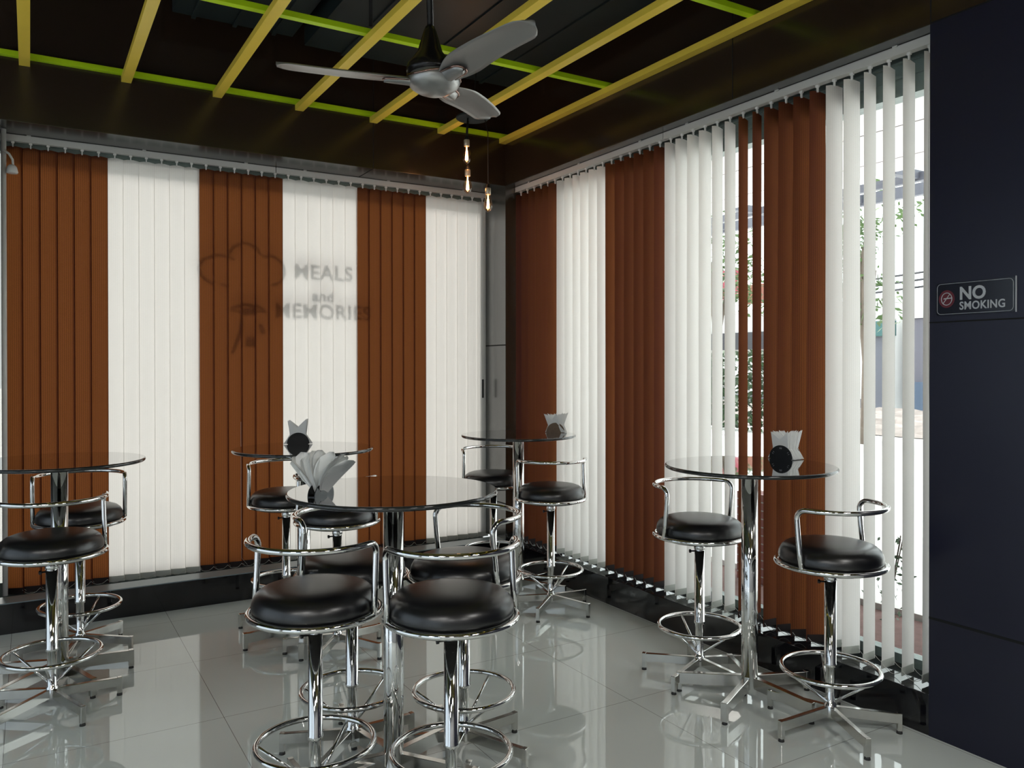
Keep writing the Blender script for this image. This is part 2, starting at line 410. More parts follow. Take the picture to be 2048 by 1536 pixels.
# right window, vanes turned open; index 0 next to the corner
colsR = (['b']*6+['w']*6)*3
angR = [(90+random.uniform(-3, 3), 90+random.uniform(-3, 3)) for _ in colsR]
for k, v in {0: (96, 96), 5: (70, 66), 6: (84, 82), 17: (92, 92), 18: (90, 90), 19: (88, 88), 22: (98, 99), 23: (98, 99),
             24: (105, 106), 25: (106, 107), 26: (88, 86), 27: (86, 72), 28: (82, 62), 29: (84, 58),
             30: (78, 76), 31: (80, 74), 32: (94, 95), 33: (94, 92), 34: (94, 94), 35: (95, 92)}.items(): angR[k] = v
angR = [(a, b) for a, b in angR]
Q0, SR = -0.060, -0.0991
b3 = blind('vertical_blind', 'half open brown and cream vertical blind of the right window, next to the corner', 'y', 0.112, Q0, SR, colsR[:18], [(a, b) for a, b in angR[:18]], -0.004, -1.795)
b4 = blind('vertical_blind', 'open brown and cream vertical blind beside the dark wall with the sign', 'y', 0.112, Q0+18*SR, SR, colsR[18:], [(a, b) for a, b in angR[18:]], -1.80, -3.592)
# cords
def cord(parent, x, y, z0, z1, loop, wdt=0.012, name='pull_cord'):
    bm = bmesh.new()
    for s in (-1, 1):
        pts = []
        for k in range(15):
            t = k/14; z = z1+(z0-z1)*t; off = s*wdt*(0.3+0.7*math.sin(PI*min(1, t*1.0)))
            pts.append((x+off*loop[0], y+off*loop[1], z))
        tube(bm, pts, 0.0012, 5)
    return mesh(name, bm, M['chain'], parent)
cord(b2, -0.062, 0.27, 1.48, 2.99, (1, 0))
bm = bmesh.new(); tube(bm, [(-0.062, 0.27, 1.485), (-0.062, 0.27, 1.33)], 0.008, 10); mesh('cord_weight', bm, M['cord'], b2)
cord(b4, 0.03, -3.583, 1.40, 2.98, (0.3, 1), 0.012)
bm = bmesh.new(); tube(bm, [(-2.03, 0.262, 1.2), (-2.03, 0.262, 0.6), (-2.028, 0.26, 0.23), (-1.99, 0.25, 0.18)], 0.0008, 5); mesh('pull_cord', bm, M['chain'], b1)

# white pipe and fitting at the far left of the window
bm = bmesh.new(); tube(bm, [(-3.452, 0.20, SILL+0.006), (-3.452, 0.20, 3.05)], 0.015, 14)
tag(mesh('vertical_pipe', bm, M['plastic'], smooth=True), 'white vertical pipe on the plinth at the left end of the left window', 'pipe')
rt = empty('wall_lamp', (-3.452, 0.18, 2.9)); tag(rt, 'small white fitting on a curved arm at the top of the white pipe', 'lamp')
bm = bmesh.new(); tube(bm, [(0, 0, 0.02), (0.03, -0.01, -0.005), (0.048, -0.02, -0.04), (0.05, -0.02, -0.075)], 0.007, 8); mesh('arm', bm, M['plastic'], rt, True)
bm = bmesh.new(); lathe(bm, [(0, 0.0), (0.014, 0.0), (0.026, -0.012), (0.033, -0.045), (0.029, -0.052), (0, -0.05)], 18, (0.045, -0.02, -0.072)); mesh('head', bm, M['plastic'], rt, True)

# decal on the left window glass: chef hat, small emblem and words (read from the vanes as a soft shadow)
YG = 0.408; DZ = (YG-0.335)*math.tan(SUN_EL)
dec = empty('window_decal', (0, YG, 0)); tag(dec, 'chef hat decal with words on the glass behind the left blind', 'decal')
def vp(x, z): return (-3.316+0.9893*(x+3.316), 1.59+0.9893*(z-1.59)+DZ)
def stroke(bm, pts, wd):
    pts = [Vector((p[0], 0, p[1])) for p in [vp(*q) for q in pts]]
    for a, b in zip(pts, pts[1:]): obox(bm, a, b+(b-a).normalized()*wd*0.3, wd, 0.0012, Vector((0, 1, 0)))
bm = bmesh.new()
def arc(cx, cz, rx, rz, a0, a1, n=14): return [(cx+rx*math.cos(math.radians(a0+(a1-a0)*i/n)), cz+rz*math.sin(math.radians(a0+(a1-a0)*i/n))) for i in range(n+1)]
stroke(bm, arc(-2.135, 2.285, 0.15, 0.105, 50, 250), 0.022)
stroke(bm, arc(-1.965, 2.37, 0.115, 0.12, 20, 160), 0.022)
stroke(bm, arc(-1.80, 2.30, 0.12, 0.11, 110, -75), 0.022)
stroke(bm, [(-2.14, 2.185), (-2.09, 2.17)], 0.02)
mesh('hat_outline', bm, M['decal'], dec)
bm = bmesh.new()
stroke(bm, arc(-1.948, 1.985, 0.125, 0.055, 160, 20), 0.022); stroke(bm, [(-2.07, 1.995), (-1.81, 1.995)], 0.014)
stroke(bm, [(-2.0, 1.985), (-1.9, 2.0)], 0.05)
stroke(bm, [(-1.99, 1.94), (-2.0, 1.85), (-2.03, 1.76), (-2.06, 1.69)], 0.026)
stroke(bm, [(-1.86, 1.90), (-1.84, 1.84)], 0.035)
for k in range(5): stroke(bm, [(-1.955+0.012*k, 1.735), (-1.94+0.006*k, 1.80)], 0.03)
mesh('emblem', bm, M['decal'], dec)
def text(name, s, size, loc, rot, mat, parent=None, ext=0.0006, off=0.0, space=1.0, ax='LEFT', sx=1.0):
    c = bpy.data.curves.new(name, 'FONT'); c.body = s; c.size = size; c.extrude = ext; c.offset = off; c.space_character = space
    c.align_x = ax; c.resolution_u = 4
    c.materials.append(mat); o = bpy.data.objects.new(name, c); COL.objects.link(o)
    o.location = loc; o.rotation_euler = rot; o.scale = (sx, 1, 1)
    bpy.context.view_layer.update()
    me = bpy.data.meshes.new_from_object(o.evaluated_get(bpy.context.evaluated_depsgraph_get())); me.name = name
    loc, rot, scl = o.location.copy(), o.rotation_euler.copy(), o.scale.copy()
    bpy.data.objects.remove(o); bpy.data.curves.remove(c)
    o = bpy.data.objects.new(name, me); COL.objects.link(o); o.location = loc; o.rotation_euler = rot; o.scale = scl
    if parent: o.parent = parent
    return o
for s, cx, zc, sz, wd in (('MEALS', -1.38, 2.31, 0.150, 1.0), ('and', -1.385, 2.13, 0.11, 1.0), ('MEMORIES', -1.375, 2.01, 0.150, 1.0)):
    X, Z = vp(cx, zc)
    text('decal_lettering', s, sz, (X, 0, Z-sz*0.35), (PI/2, 0, 0), M['decal'], dec, off=0.004, space=1.08, ax='CENTER')

# ---------------------------------------------------------------- ceiling: beams, ducts
ynames = ['rightmost yellow ceiling beam, flush with the right wall', 'yellow ceiling beam passing just above the pendant bulbs', 'yellow ceiling beam crossing behind the fan hub',
          'yellow ceiling beam crossing behind the left blade of the fan', 'yellow ceiling beam third from the left edge', 'yellow ceiling beam second from the left edge', 'leftmost yellow ceiling beam, pointing straight at the viewer']
for i in range(7):
    x = -0.030-0.5515*i
    o = boxo('ceiling_beam', (x-0.029, x+0.029, BY, -0.0015, 3.392, 3.430), M['yellow'], bev=0.002)
    if i == 0: o.location.x = -0.0012
    tag(o, ynames[i], 'beam', 'yellow ceiling beams')
gy = [(-0.043, -0.003), (-1.412, -1.368), (-2.67, -2.626), (-3.95, -3.906)]
gl = ['lime green ceiling beam running along the left wall', 'lime green ceiling beam passing behind the fan rod', 'lime green ceiling beam, short piece showing at the top right', 'lime green ceiling beam nearest the viewer']
for (a, b), l in zip(gy, gl):
    tag(boxo('ceiling_beam', (LX, -0.0015, a, b, 3.4305, 3.462), M['green'], bev=0.002), l, 'beam', 'green ceiling beams')
def duct(dims, label):
    rt = empty('air_duct', ((dims[0]+dims[1])/2, (dims[2]+dims[3])/2, ZC)); tag(rt, label, 'duct')
    l = rt.location; d = (dims[0]-l.x, dims[1]-l.x, dims[2]-l.y, dims[3]-l.y, dims[4]-l.z, dims[5]-l.z)
    boxo('casing', d, M['duct'], rt, bev=0.006)
    bm = bmesh.new(); n = 3
    for k in range(n):
        x = d[0]+(d[1]-d[0])*(k+0.5)/n; box(bm, x-0.012, x+0.012, d[2]-0.012, d[3]+0.012, d[4]-0.012, d[4]+0.02)
    mesh('seam_flange', bm, M['duct'], rt)
duct((-1.75, -0.15, -2.6, -0.35, 3.72, 4.145), 'wide dark slate air duct above the fan and green beam')
duct((-2.55, -1.80, -1.1, -0.25, 3.80, 4.145), 'smaller dark duct box left of the wide air duct')
bm = bmesh.new(); tube(bm, [(-1.683, -1.39, ZC), (-1.683, -1.39, 3.483)], 0.011, 10)
tag(mesh('suspension_rod', bm, M['cord'], smooth=True), 'thin black rod hanging from the ceiling to the green beam', 'rod')

# unseen light panels added behind the viewer to brighten floor and beams
for lx, ly in ((-6.1, -7.9), (-4.3, -7.9), (-2.2, -7.9), (-6.1, -5.6), (-4.55, -5.9), (-1.1, -6.2)):
    rt = empty('fill_light', (lx, ly, 3.36)); tag(rt, 'square white fill light panel added behind the viewer', 'ceiling light', 'fill lights added behind the viewer')
    boxo('housing', (-0.31, 0.31, -0.31, 0.31, 0.0, 0.036), M['plastic'], rt); boxo('diffuser', (-0.29, 0.29, -0.29, 0.29, -0.004, 0.0), M['diffuser'], rt)
    L = bpy.data.lights.new('fill_area_light', 'AREA'); L.shape = 'SQUARE'; L.size = 0.58; L.energy = FILL_W; L.color = (1.0, 0.98, 0.94)
    lo = bpy.data.objects.new('fill_area_light', L); COL.objects.link(lo); lo.location = (0, 0, -0.006); lo.parent = rt
# ---------------------------------------------------------------- ceiling fan
FX, FY, FZ = -1.95, -2.77, 2.75
fan = empty('ceiling_fan', (FX, FY, FZ)); tag(fan, 'grey three-blade ceiling fan on a black rod above the centre table', 'fan')
FH = Vector((-0.022, 0.013, 0))
bm = bmesh.new(); tube(bm, [(FH.x*1.5, FH.y*1.5, ZC-FZ), (FH.x*0.5, FH.y*0.5, 0.10)], 0.0135, 14); mesh('down_rod', bm, M['fandark'], fan, True)
bm = bmesh.new(); lathe(bm, [(0, 0.22), (0.018, 0.22), (0.026, 0.20), (0.05, 0.12), (0.085, 0.075), (0.095, 0.05), (0.09, 0.03), (0, 0.03)], 36, FH*0.6+Vector((0, 0, -0.045))); mesh('motor_cover', bm, M['fandark'], fan, True)
bm = bmesh.new(); lathe(bm, [(0, 0.032), (0.093, 0.032), (0.103, 0.016), (0.103, 0.0), (0.093, -0.018), (0.070, -0.034), (0.045, -0.044), (0.018, -0.049), (0, -0.050)], 44, (0, 0, -0.045)); mesh('hub', bm, M['fangrey'], fan, True)
bm = bmesh.new(); tube(bm, [(0.1045*math.cos(2*PI*i/44), 0.1045*math.sin(2*PI*i/44), -0.029+0.006*math.sin(3*2*PI*i/44)) for i in range(44)], 0.004, 8, True); mesh('hub_trim', bm, M['bronze'], fan, True)
def blade_bm():
    bm = bmesh.new(); N, K = 26, 8; top, bot = [], []
    for i in range(N+1):
        t = i/N; x = 0.085+t*0.515
        if t < 0.3: wd = 0.078+0.07*math.sin(t/0.3*PI/2)
        else: wd = 0.148-0.028*((t-0.3)/0.7)
        e = max(0.0, (t-0.86)/0.14); lead = 1-e**2.2*0.93; trail = 1-e**3.5*0.55
        pitch = math.radians(12-4*t); z0 = -0.042*(1-t)-0.012*t
        ra, rb = [], []
        for j in range(K+1):
            s = j/K*2-1
            y = s*wd/2*(lead if s > 0 else trail)
            sw = -0.018*math.sin(t*PI)
            camber = 0.010*(1-s*s)
            yy = (y+sw)*math.cos(pitch); zz = z0-(y+sw)*math.sin(pitch)+camber
            th = 0.0035*(1-abs(s)**3)+0.0008
            ra.append(bm.verts.new((x, yy, zz+th))); rb.append(bm.verts.new((x, yy, zz-th)))
        top.append(ra); bot.append(rb)
    for i in range(N):
        for j in range(K):
            bm.faces.new((top[i][j], top[i+1][j], top[i+1][j+1], top[i][j+1])); bm.faces.new((bot[i][j], bot[i][j+1], bot[i+1][j+1], bot[i+1][j]))
        bm.faces.new((top[i][0], bot[i][0], bot[i+1][0], top[i+1][0])); bm.faces.new((top[i][K], top[i+1][K], bot[i+1][K], bot[i][K]))
    for j in range(K):
        bm.faces.new((top[0][j], top[0][j+1], bot[0][j+1], bot[0][j])); bm.faces.new((top[N][j], bot[N][j], bot[N][j+1], top[N][j+1]))
    return bm
def iron_bm():
    bm = bmesh.new(); pit = math.radians(11); N = 12; top, bot = [], []
    for i in range(N+1):
        t = i/N; x = 0.06+0.135*t; h = 0.034*(1-0.25*t)*math.sqrt(max(0.0, 1-(max(0, t-0.75)/0.25)**2*0.98))
        a, b = [], []
        for j in range(5):
            s = j/2-1; y = s*h; z = -0.004-y*math.sin(pit)-0.020*(1-s*s)*(1-0.5*t)
            a.append(bm.verts.new((x, y, 0.006-y*math.sin(pit)))); b.append(bm.verts.new((x, y, z)))
        top.append(a); bot.append(b)
    for i in range(N):
        for j in range(4):
            bm.faces.new((top[i][j], top[i+1][j], top[i+1][j+1], top[i][j+1])); bm.faces.new((bot[i][j], bot[i][j+1], bot[i+1][j+1], bot[i+1][j]))
        bm.faces.new((top[i][0], bot[i][0], bot[i+1][0], top[i+1][0])); bm.faces.new((top[i][4], top[i+1][4], bot[i+1][4], bot[i][4]))
    return bm
def iron_trim_bm():
    bm = bmesh.new(); pit = math.radians(11); pts = []
    for k in range(13):
        a = -PI/2+PI*k/12; pts.append((0.16+0.037*math.cos(a), 0.031*math.sin(a)))
    pts = [(0.075, -0.036)]+pts+[(0.075, 0.036)]
    tube(bm, [(x, y, -0.001-y*math.sin(pit)) for x, y in pts], 0.0045, 8); return bm
for k in range(3):
    th = 2.771+k*2*PI/3
    if k == 0:
        bl = mesh('blade', blade_bm(), M['fangrey'], fan, True); ir = mesh('blade_bracket', iron_bm(), M['fangrey'], fan, True); it = mesh('bracket_trim', iron_trim_bm(), M['bronze'], ir, True)
        A, B, C_ = bl, ir, it
    else:
        A = bl.copy(); B = ir.copy(); C_ = it.copy()
        for q in (A, B, C_): COL.objects.link(q)
        A.parent = fan; B.parent = fan; C_.parent = B
    A.rotation_euler = (0, 0, th); B.rotation_euler = (0, 0, th); B.location = (0, 0, -0.040)

# ---------------------------------------------------------------- pendant cluster
PX, PYY, PZ = -0.567, -0.496, 3.397
pend = empty('pendant_lamp', (PX, PYY, PZ)); tag(pend, 'cluster of three glowing filament bulbs hanging from a dark round plate', 'lamp')
bm = bmesh.new(); lathe(bm, [(0, 0.0), (0.112, 0.0), (0.118, -0.005), (0.118, -0.014), (0.112, -0.019), (0, -0.019)], 40); mesh('canopy', bm, M['duct'], pend)
bm = bmesh.new(); tube(bm, [(0.02, -0.02, 3.7195-PZ), (0.0, 0.0, 0.0)], 0.004, 6); mesh('hanging_wire', bm, M['cord'], pend)
bm = bmesh.new(); lathe(bm, [(0, -0.019), (0.006, -0.019), (0.006, -0.024), (0, -0.026)], 12, (-0.01, -0.06, 0)); mesh('small_light', bm, M['led'], pend)  # small glowing spot on the underside of the plate
lat = Vector((0.858, -0.513, 0)); dep = Vector((0.513, 0.858, 0))
def bulb(l, d, zc, thick):
    p = lat*l+dep*d; zb = zc-PZ
    bm = bmesh.new(); tube(bm, [(p.x*0.8, p.y*0.8, -0.018), (p.x, p.y, -0.12), (p.x, p.y, zb+0.10)], thick, 8); mesh('cord', bm, M['cord'], pend, True)
    bm = bmesh.new(); lathe(bm, [(0, 0.135), (0.010, 0.135), (0.016, 0.115), (0.017, 0.105), (0, 0.105)], 18, (p.x, p.y, zb)); mesh('cord_grip', bm, M['cord'], pend, True)
    bm = bmesh.new(); lathe(bm, [(0, 0.106), (0.0195, 0.106), (0.0205, 0.100), (0.0205, 0.062), (0.018, 0.058), (0, 0.058)], 22, (p.x, p.y, zb)); mesh('socket', bm, M['socket'], pend, True)
    bm = bmesh.new(); lathe(bm, [(0.015, 0.064), (0.017, 0.045), (0.024, 0.02), (0.031, -0.006), (0.033, -0.022), (0.031, -0.038), (0.022, -0.055), (0.010, -0.064), (0.004, -0.068), (0, -0.069)], 28, (p.x, p.y, zb)); g = mesh('bulb', bm, M['bulbglass'], pend, True)
    bm = bmesh.new()
    for k in range(6):
        a = 2*PI*k/6; x0, y0 = 0.006*math.cos(a), 0.006*math.sin(a); x1, y1 = 0.010*math.cos(a+0.5), 0.010*math.sin(a+0.5)
        tube(bm, [(p.x+x0, p.y+y0, zb+0.026), (p.x+x1, p.y+y1, zb-0.04)], 0.0016, 5)
    tube(bm, [(p.x, p.y, zb+0.055), (p.x, p.y, zb+0.022)], 0.004, 6)
    mesh('filament', bm, M['filament'], g)
    L = bpy.data.lights.new('bulb_light', 'POINT'); L.energy = 1.1; L.color = (1, 0.55, 0.28); L.shadow_soft_size = 0.012
    lo = bpy.data.objects.new('bulb_light', L); COL.objects.link(lo); lo.location = (p.x, p.y, zb-0.01); lo.parent = pend
bulb(-0.040, -0.03, 3.115, 0.0065)
bulb(-0.038, 0.05, 2.92, 0.003)
bulb(0.112, 0.0, 2.775, 0.003)

# ---------------------------------------------------------------- furniture
K = 0.9886                                  # all furniture positions are taken about the viewer's foot point
def at(x, y): return (CAM.x+(x-CAM.x)*K, CAM.y+(y-CAM.y)*K, 0)
def legs_bm(i, n, r0, r1, wd, z0a, z0b, h):
    a = 2*PI*i/n; d = Vector((math.cos(a), math.sin(a), 0)); bm = bmesh.new()
    obox(bm, d*r0+Vector((0, 0, z0a)), d*r1+Vector((0, 0, z0b)), wd, h)
    e = d*r1; s = Vector((-d.y, d.x, 0))
    obox(bm, e+Vector((0, 0, 0.012)), e+Vector((0, 0, z0b+h/2+0.002)), wd*1.05, wd*0.9, up=d)
    bmesh.ops.bevel(bm, geom=list(bm.edges), offset=0.0015, segments=1, affect='EDGES')
    return bm
def glide(r1, a, parent):
    bm = bmesh.new(); lathe(bm, [(0, 0.014), (0.008, 0.014), (0.012, 0.008), (0.013, 0.0), (0, 0.0)], 14, (r1*math.cos(a), r1*math.sin(a), 0)); return mesh('glide', bm, M['rubber'], parent, True)

def make_stool():
    t = empty('bar_stool')
    for i in range(5):
        lg = mesh('leg', legs_bm(i, 5, 0.018, 0.285, 0.022, 0.080, 0.066, 0.042), M['chrome_brushed'], t)
        glide(0.285, 2*PI*i/5, lg)
    bm = bmesh.new(); lathe(bm, [(0, 0.052), (0.022, 0.052), (0.026, 0.058), (0.026, 0.108), (0.0205, 0.112), (0.0205, 0.272), (0.0275, 0.276), (0.0275, 0.288), (0.0255, 0.291), (0.0255, 0.66), (0.0, 0.66)], 28); mesh('column', bm, M['chrome'], t, True)
    bm = bmesh.new(); lathe(bm, [(0, 0.655), (0.0275, 0.655), (0.0285, 0.660), (0.0285, 0.712), (0, 0.712)], 28); mesh('collar', bm, M['chrome'], t, True)
    bm = bmesh.new(); tube(bm, [(0.026, 0, 0.645), (0.046, 0, 0.645)], 0.004, 8); tube(bm, [(0.044, 0, 0.645), (0.053, 0, 0.645)], 0.009, 12); mesh('height_knob', bm, M['fandark'], t, True)
    fr = empty('foot_ring'); fr.parent = t
    fr = None
    bm = bmesh.new(); ring(bm, 0.2045, 0.262, 0.0105); fo = mesh('foot_ring', bm, M['chrome'], t, True)
    for k in range(3):
        a = 2*PI*k/3+0.3; bm = bmesh.new()
        tube(bm, [(0.20*math.cos(a), 0.20*math.sin(a), 0.258), (0.02*math.cos(a), 0.02*math.sin(a), 0.125)], 0.0062, 8); mesh('ring_strut', bm, M['chrome'], t, True)
    bm = bmesh.new(); lathe(bm, [(0, 0.705), (0.18, 0.705), (0.205, 0.712), (0.205, 0.724), (0, 0.724)], 40); mesh('seat_pan', bm, M['fandark'], t)
    bm = bmesh.new(); ring(bm, 0.2275, 0.730, 0.0112)
    for k in range(4):
        a = 2*PI*k/4+0.4; tube(bm, [(0.228*math.cos(a), 0.228*math.sin(a), 0.728), (0.17*math.cos(a), 0.17*math.sin(a), 0.708)], 0.006, 6)
    mesh('seat_ring', bm, M['chrome'], t, True)
    prof = [(0, 0.722), (0.185, 0.722), (0.205, 0.727), (0.2165, 0.741), (0.219, 0.758), (0.2155, 0.777), (0.206, 0.795), (0.189, 0.809), (0.165, 0.8175), (0.125, 0.8228), (0.07, 0.8252), (0.02, 0.826), (0, 0.826)]
    bm = bmesh.new(); lathe(bm, prof, 56); mesh('seat', bm, M['vinyl'], t, True)['label'] = 'round black vinyl seat cushion'
    # backrest rail: centred on local +x
    R, zb, cr = 0.228, 0.985, 0.045; pts = []
    def P(deg, z, rr=R): a = math.radians(deg); return (rr*math.cos(a), rr*math.sin(a), z)
    da = math.degrees(cr/R)
    side = [P(-86, 0.732), P(-88, 0.80), P(-90, 0.87), P(-91.5, zb-cr)]
    for k in range(1, 6):
        q = k/6*PI/2; side.append(P(-92+da*(1-math.cos(q)), zb-cr+cr*math.sin(q)))
    pts = list(side)
    for k in range(0, 33): pts.append(P(-92+da+(2*(92-da))*k/32, zb))
    pts += [(p[0], -p[1], p[2]) for p in reversed(side)]
    bm = bmesh.new(); tube(bm, pts, 0.0112, 12); mesh('backrest', bm, M['chrome'], t, True)
    return t

def make_table():
    t = empty('bar_table')
    for i in range(5):
        lg = mesh('leg', legs_bm(i, 5, 0.03, 0.33, 0.028, 0.088, 0.068, 0.055), M['chrome_brushed'], t)
        glide(0.33, 2*PI*i/5, lg)
    bm = bmesh.new(); lathe(bm, [(0, 0.035), (0.032, 0.035), (0.0385, 0.04), (0.0385, 1.098), (0, 1.098)], 36); mesh('column', bm, M['chrome'], t, True)
    bm = bmesh.new(); lathe(bm, [(0, 1.094), (0.085, 1.094), (0.088, 1.098), (0.088, 1.103), (0, 1.103)], 36); mesh('mounting_plate', bm, M['chrome'], t)
    R = 0.398
    bm = bmesh.new(); lathe(bm, [(0, 1.109), (R-0.004, 1.109)], 72); bm2 = bm; lathe(bm2, [(0, 1.1215), (R-0.006, 1.1215)], 72)
    lathe(bm2, [(R-0.004, 1.109), (R-0.004, 1.1215)], 72)
    bm2.free()
    bm = bmesh.new(); lathe(bm, [(0, 1.1035), (R-0.006, 1.1035), (R-0.006, 1.1212), (0, 1.1212)], 84); mesh('table_top', bm, M['tabletop'], t)
    bm = bmesh.new(); n = 10; prof = [(R-0.0062, 1.1212)]
    for k in range(n+1):
        a = PI/2-PI*k/n; prof.append((R-0.0085+0.0085*math.cos(a), 1.11235+0.0088*math.sin(a)))
    prof.append((R-0.0062, 1.1035)); lathe(bm, prof, 84); mesh('glass_edge', bm, M['edge'], t, True)
    return t

stool0 = make_stool(); table0 = make_table()
for o in list(bpy.data.objects):
    if o.type == 'EMPTY' and o.name.startswith('foot_ring'): bpy.data.objects.remove(o)
index_kids()
def put_stool(first, key, p, back, phase, label, group):
    o = stool0 if first else copy_tree(stool0)
    x, y, z = at(*p); o.location = (x, y, 0); o.rotation_euler = (0, 0, math.radians(phase))
    ray = math.degrees(math.atan2(y-CAM.y, x-CAM.x))         # direction from the viewer to the stool
    w_ = back+ray-90
    kids = KIDS[o.name]
    for c in kids:
        n = c.name.split('.')[0]
        if n == 'backrest': c.rotation_euler = (0, 0, math.radians(w_-phase))
        if n in ('height_knob',): c.rotation_euler = (0, 0, math.radians(ray+90-phase+15))
    tag(o, label, 'stool', group)
stools = [
 ('S1', (-2.443, -2.818), 243, 20, 'chrome bar stool with black seat, front left of the centre table', 'stools around the centre table'),
 ('S2', (-2.054, -3.124), 287, 50, 'chrome bar stool with black seat, front right of the centre table', 'stools around the centre table'),
 ('S3', (-2.168, -2.429), 125, 8, 'chrome bar stool half hidden behind the front left stool of the centre table', 'stools around the centre table'),
 ('S4', (-1.772, -2.676), 31, 12, 'chrome bar stool on the right, behind the front right stool of the centre table', 'stools around the centre table'),
 ('S5', (-0.338, -2.563), 135, 57, 'chrome bar stool left of the table by the right window', 'stools at the right window table'),
 ('S6', (-0.266, -3.305), 326, 31, 'chrome bar stool nearest the dark wall with the sign', 'stools at the right window table'),
 ('S7', (-0.356, -1.199), 288, 4, 'chrome bar stool in front of the corner table, beside the right plinth', 'stools at the corner table'),
 ('S8', (-0.364, -0.441), 110, 30, 'chrome bar stool behind the pole of the corner table', 'stools at the corner table'),
 ('S9', (-1.922, -0.522), 105, 40, 'chrome bar stool behind the table at the middle of the left window', 'stools at the left window table'),
 ('S10', (-1.828, -1.233), 250, 15, 'chrome bar stool seen under the far edge of the centre table', 'stools at the left window table'),
 ('S11', (-3.232, -1.30), 285, 5, 'chrome bar stool at the left edge, in front of the left table', 'stools at the left edge table'),
 ('S12', (-3.078, -0.496), 90, 40, 'chrome bar stool behind the left table, beside the plinth', 'stools at the left edge table')]
for i, (k, p, b, ph, lab, g) in enumerate(stools): put_stool(i == 0, k, p, b, ph, lab, g)
tables = [
 ('TR', (-0.334, -2.899), 60, 'round black glass bar table by the right window'),
 ('TC', (-2.11, -2.736), 25, 'round black glass bar table in the centre foreground'),
 ('TB', (-0.368, -0.806), 20, 'round black glass bar table in the far corner'),
 ('TM', (-1.939, -0.961), 35, 'round black glass bar table at the middle of the left window'),
 ('TL', (-3.19, -0.941), 5, 'round black glass bar table cut off by the left edge')]
for i, (k, p, ph, lab) in enumerate(tables):
    o = table0 if i == 0 else copy_tree(table0)
    o.location = at(*p); o.rotation_euler = (0, 0, math.radians(ph)); tag(o, lab, 'table', 'round bar tables')

# ---------------------------------------------------------------- napkin holders and napkins
ZT = 1.1213
def arcpts(R, h, n=18): return [(R*math.cos(PI*i/n), h*math.sin(PI*i/n)) for i in range(n+1)]
def holder(loc, rz, depth, label, mat, ticks=False):
    rt = empty('napkin_holder', loc, rz); tag(rt, label, 'napkin holder', 'napkin holders')
    for y in (0.0, depth):
        bm = bmesh.new(); poly_prism(bm, arcpts(0.066, 0.068), 0.003); pl = mesh('side_plate', bm, mat, rt, loc=(0, y, 0.003))
        if ticks and y == 0.0:
            bm = bmesh.new()
            for a in (28, 38, 84, 90, 96, 142, 152):
                c, s = math.cos(math.radians(a)), math.sin(math.radians(a)); obox(bm, (0.047*c, -0.0005, 0.049*s), (0.055*c, -0.0005, 0.057*s), 0.0012, 0.001, Vector((0, 1, 0)))
            mesh('tick_marks', bm, M['signwhite'], pl)
    bm = bmesh.new(); box(bm, -0.06, 0.06, 0, depth+0.003, 0, 0.003); mesh('base', bm, mat, rt)
    return rt
NAP = [(-0.085, 0.0), (-0.047, 0.055), (-0.055, 0.145), (0.0, 0.10), (0.055, 0.152), (0.046, 0.055), (0.085, 0.0)]
def napkin_bm(out, bend, th=0.0016):
    """folded paper sheet standing in the holder; outline in x,z, leaning back towards the top"""
    bm = bmesh.new(); fr, bk = [], []
    for x, z in out:
        y = bend*(z/0.15)**2*0.03
        fr.append(bm.verts.new((x, y, z))); bk.append(bm.verts.new((x, y+th, z)))
    # fan of triangles about a middle point keeps the outline concave but clean
    cf = bm.verts.new((0, bend*0.005, 0.06)); cb = bm.verts.new((0, bend*0.005+th, 0.06)); n = len(out)
    for i in range(n):
        j = (i+1) % n; bm.faces.new((cf, fr[j], fr[i])); bm.faces.new((cb, bk[i], bk[j])); bm.faces.new((fr[i], fr[j], bk[j], bk[i]))
    return bm
def napkins(rt_loc, rz, n, depth, label, group, spread=0.0, twist=0.0, out=NAP, bend0=0.0, bend1=1.0, scale=1.0, jit=0.0022):
    rot = Matrix.Rotation(rz, 3, 'Z')
    for k in range(n):
        t = k/max(1, n-1)
        pts = [(x*scale*(1+random.uniform(-0.015, 0.015))+random.uniform(-jit, jit)*(z > 0.03)+spread*(t-0.5)*z/0.15, z*scale*(1+random.uniform(-0.03, 0.03))) for x, z in out]
        o = mesh('napkin', napkin_bm(pts, bend0+(bend1-bend0)*t), M['napkin'])
        off = rot @ Vector((0, 0.005+(depth-0.010)*t, 0.0032)); o.location = Vector(rt_loc)+off; o.rotation_euler = (0, 0, rz+twist*(t-0.5))
        lb = label if 0 < k < n-1 else label.replace('folded white paper napkin', 'frontmost folded white paper napkin' if k == 0 else 'rearmost folded white paper napkin')
        tag(o, lb, 'napkin', group)
# by the right window: plate faces the room (-x)
L = (-0.060, -2.850, ZT); RZ = math.radians(-82)
holder(L, RZ, 0.082, 'black half-round napkin holder with tick marks on the right window table', M['acrylic'], True)
napkins(L, RZ, 11, 0.082, 'folded white paper napkin in the holder on the right window table', 'napkins on the right window table', bend0=-0.3, bend1=0.9, scale=0.93, spread=0.015, twist=0.10)
# middle of the left window
x, y, z = -1.925, -0.80, ZT
L = (x, y, ZT); RZ = math.radians(-18)
holder(L, RZ, 0.030, 'black glossy half-round napkin holder on the left window table', M['acrylic'])
napkins(L, RZ, 4, 0.030, 'folded white paper napkin in the holder on the left window table', 'napkins on the left window table', bend0=0.0, bend1=0.3, scale=1.0, spread=0.012, twist=0.05)
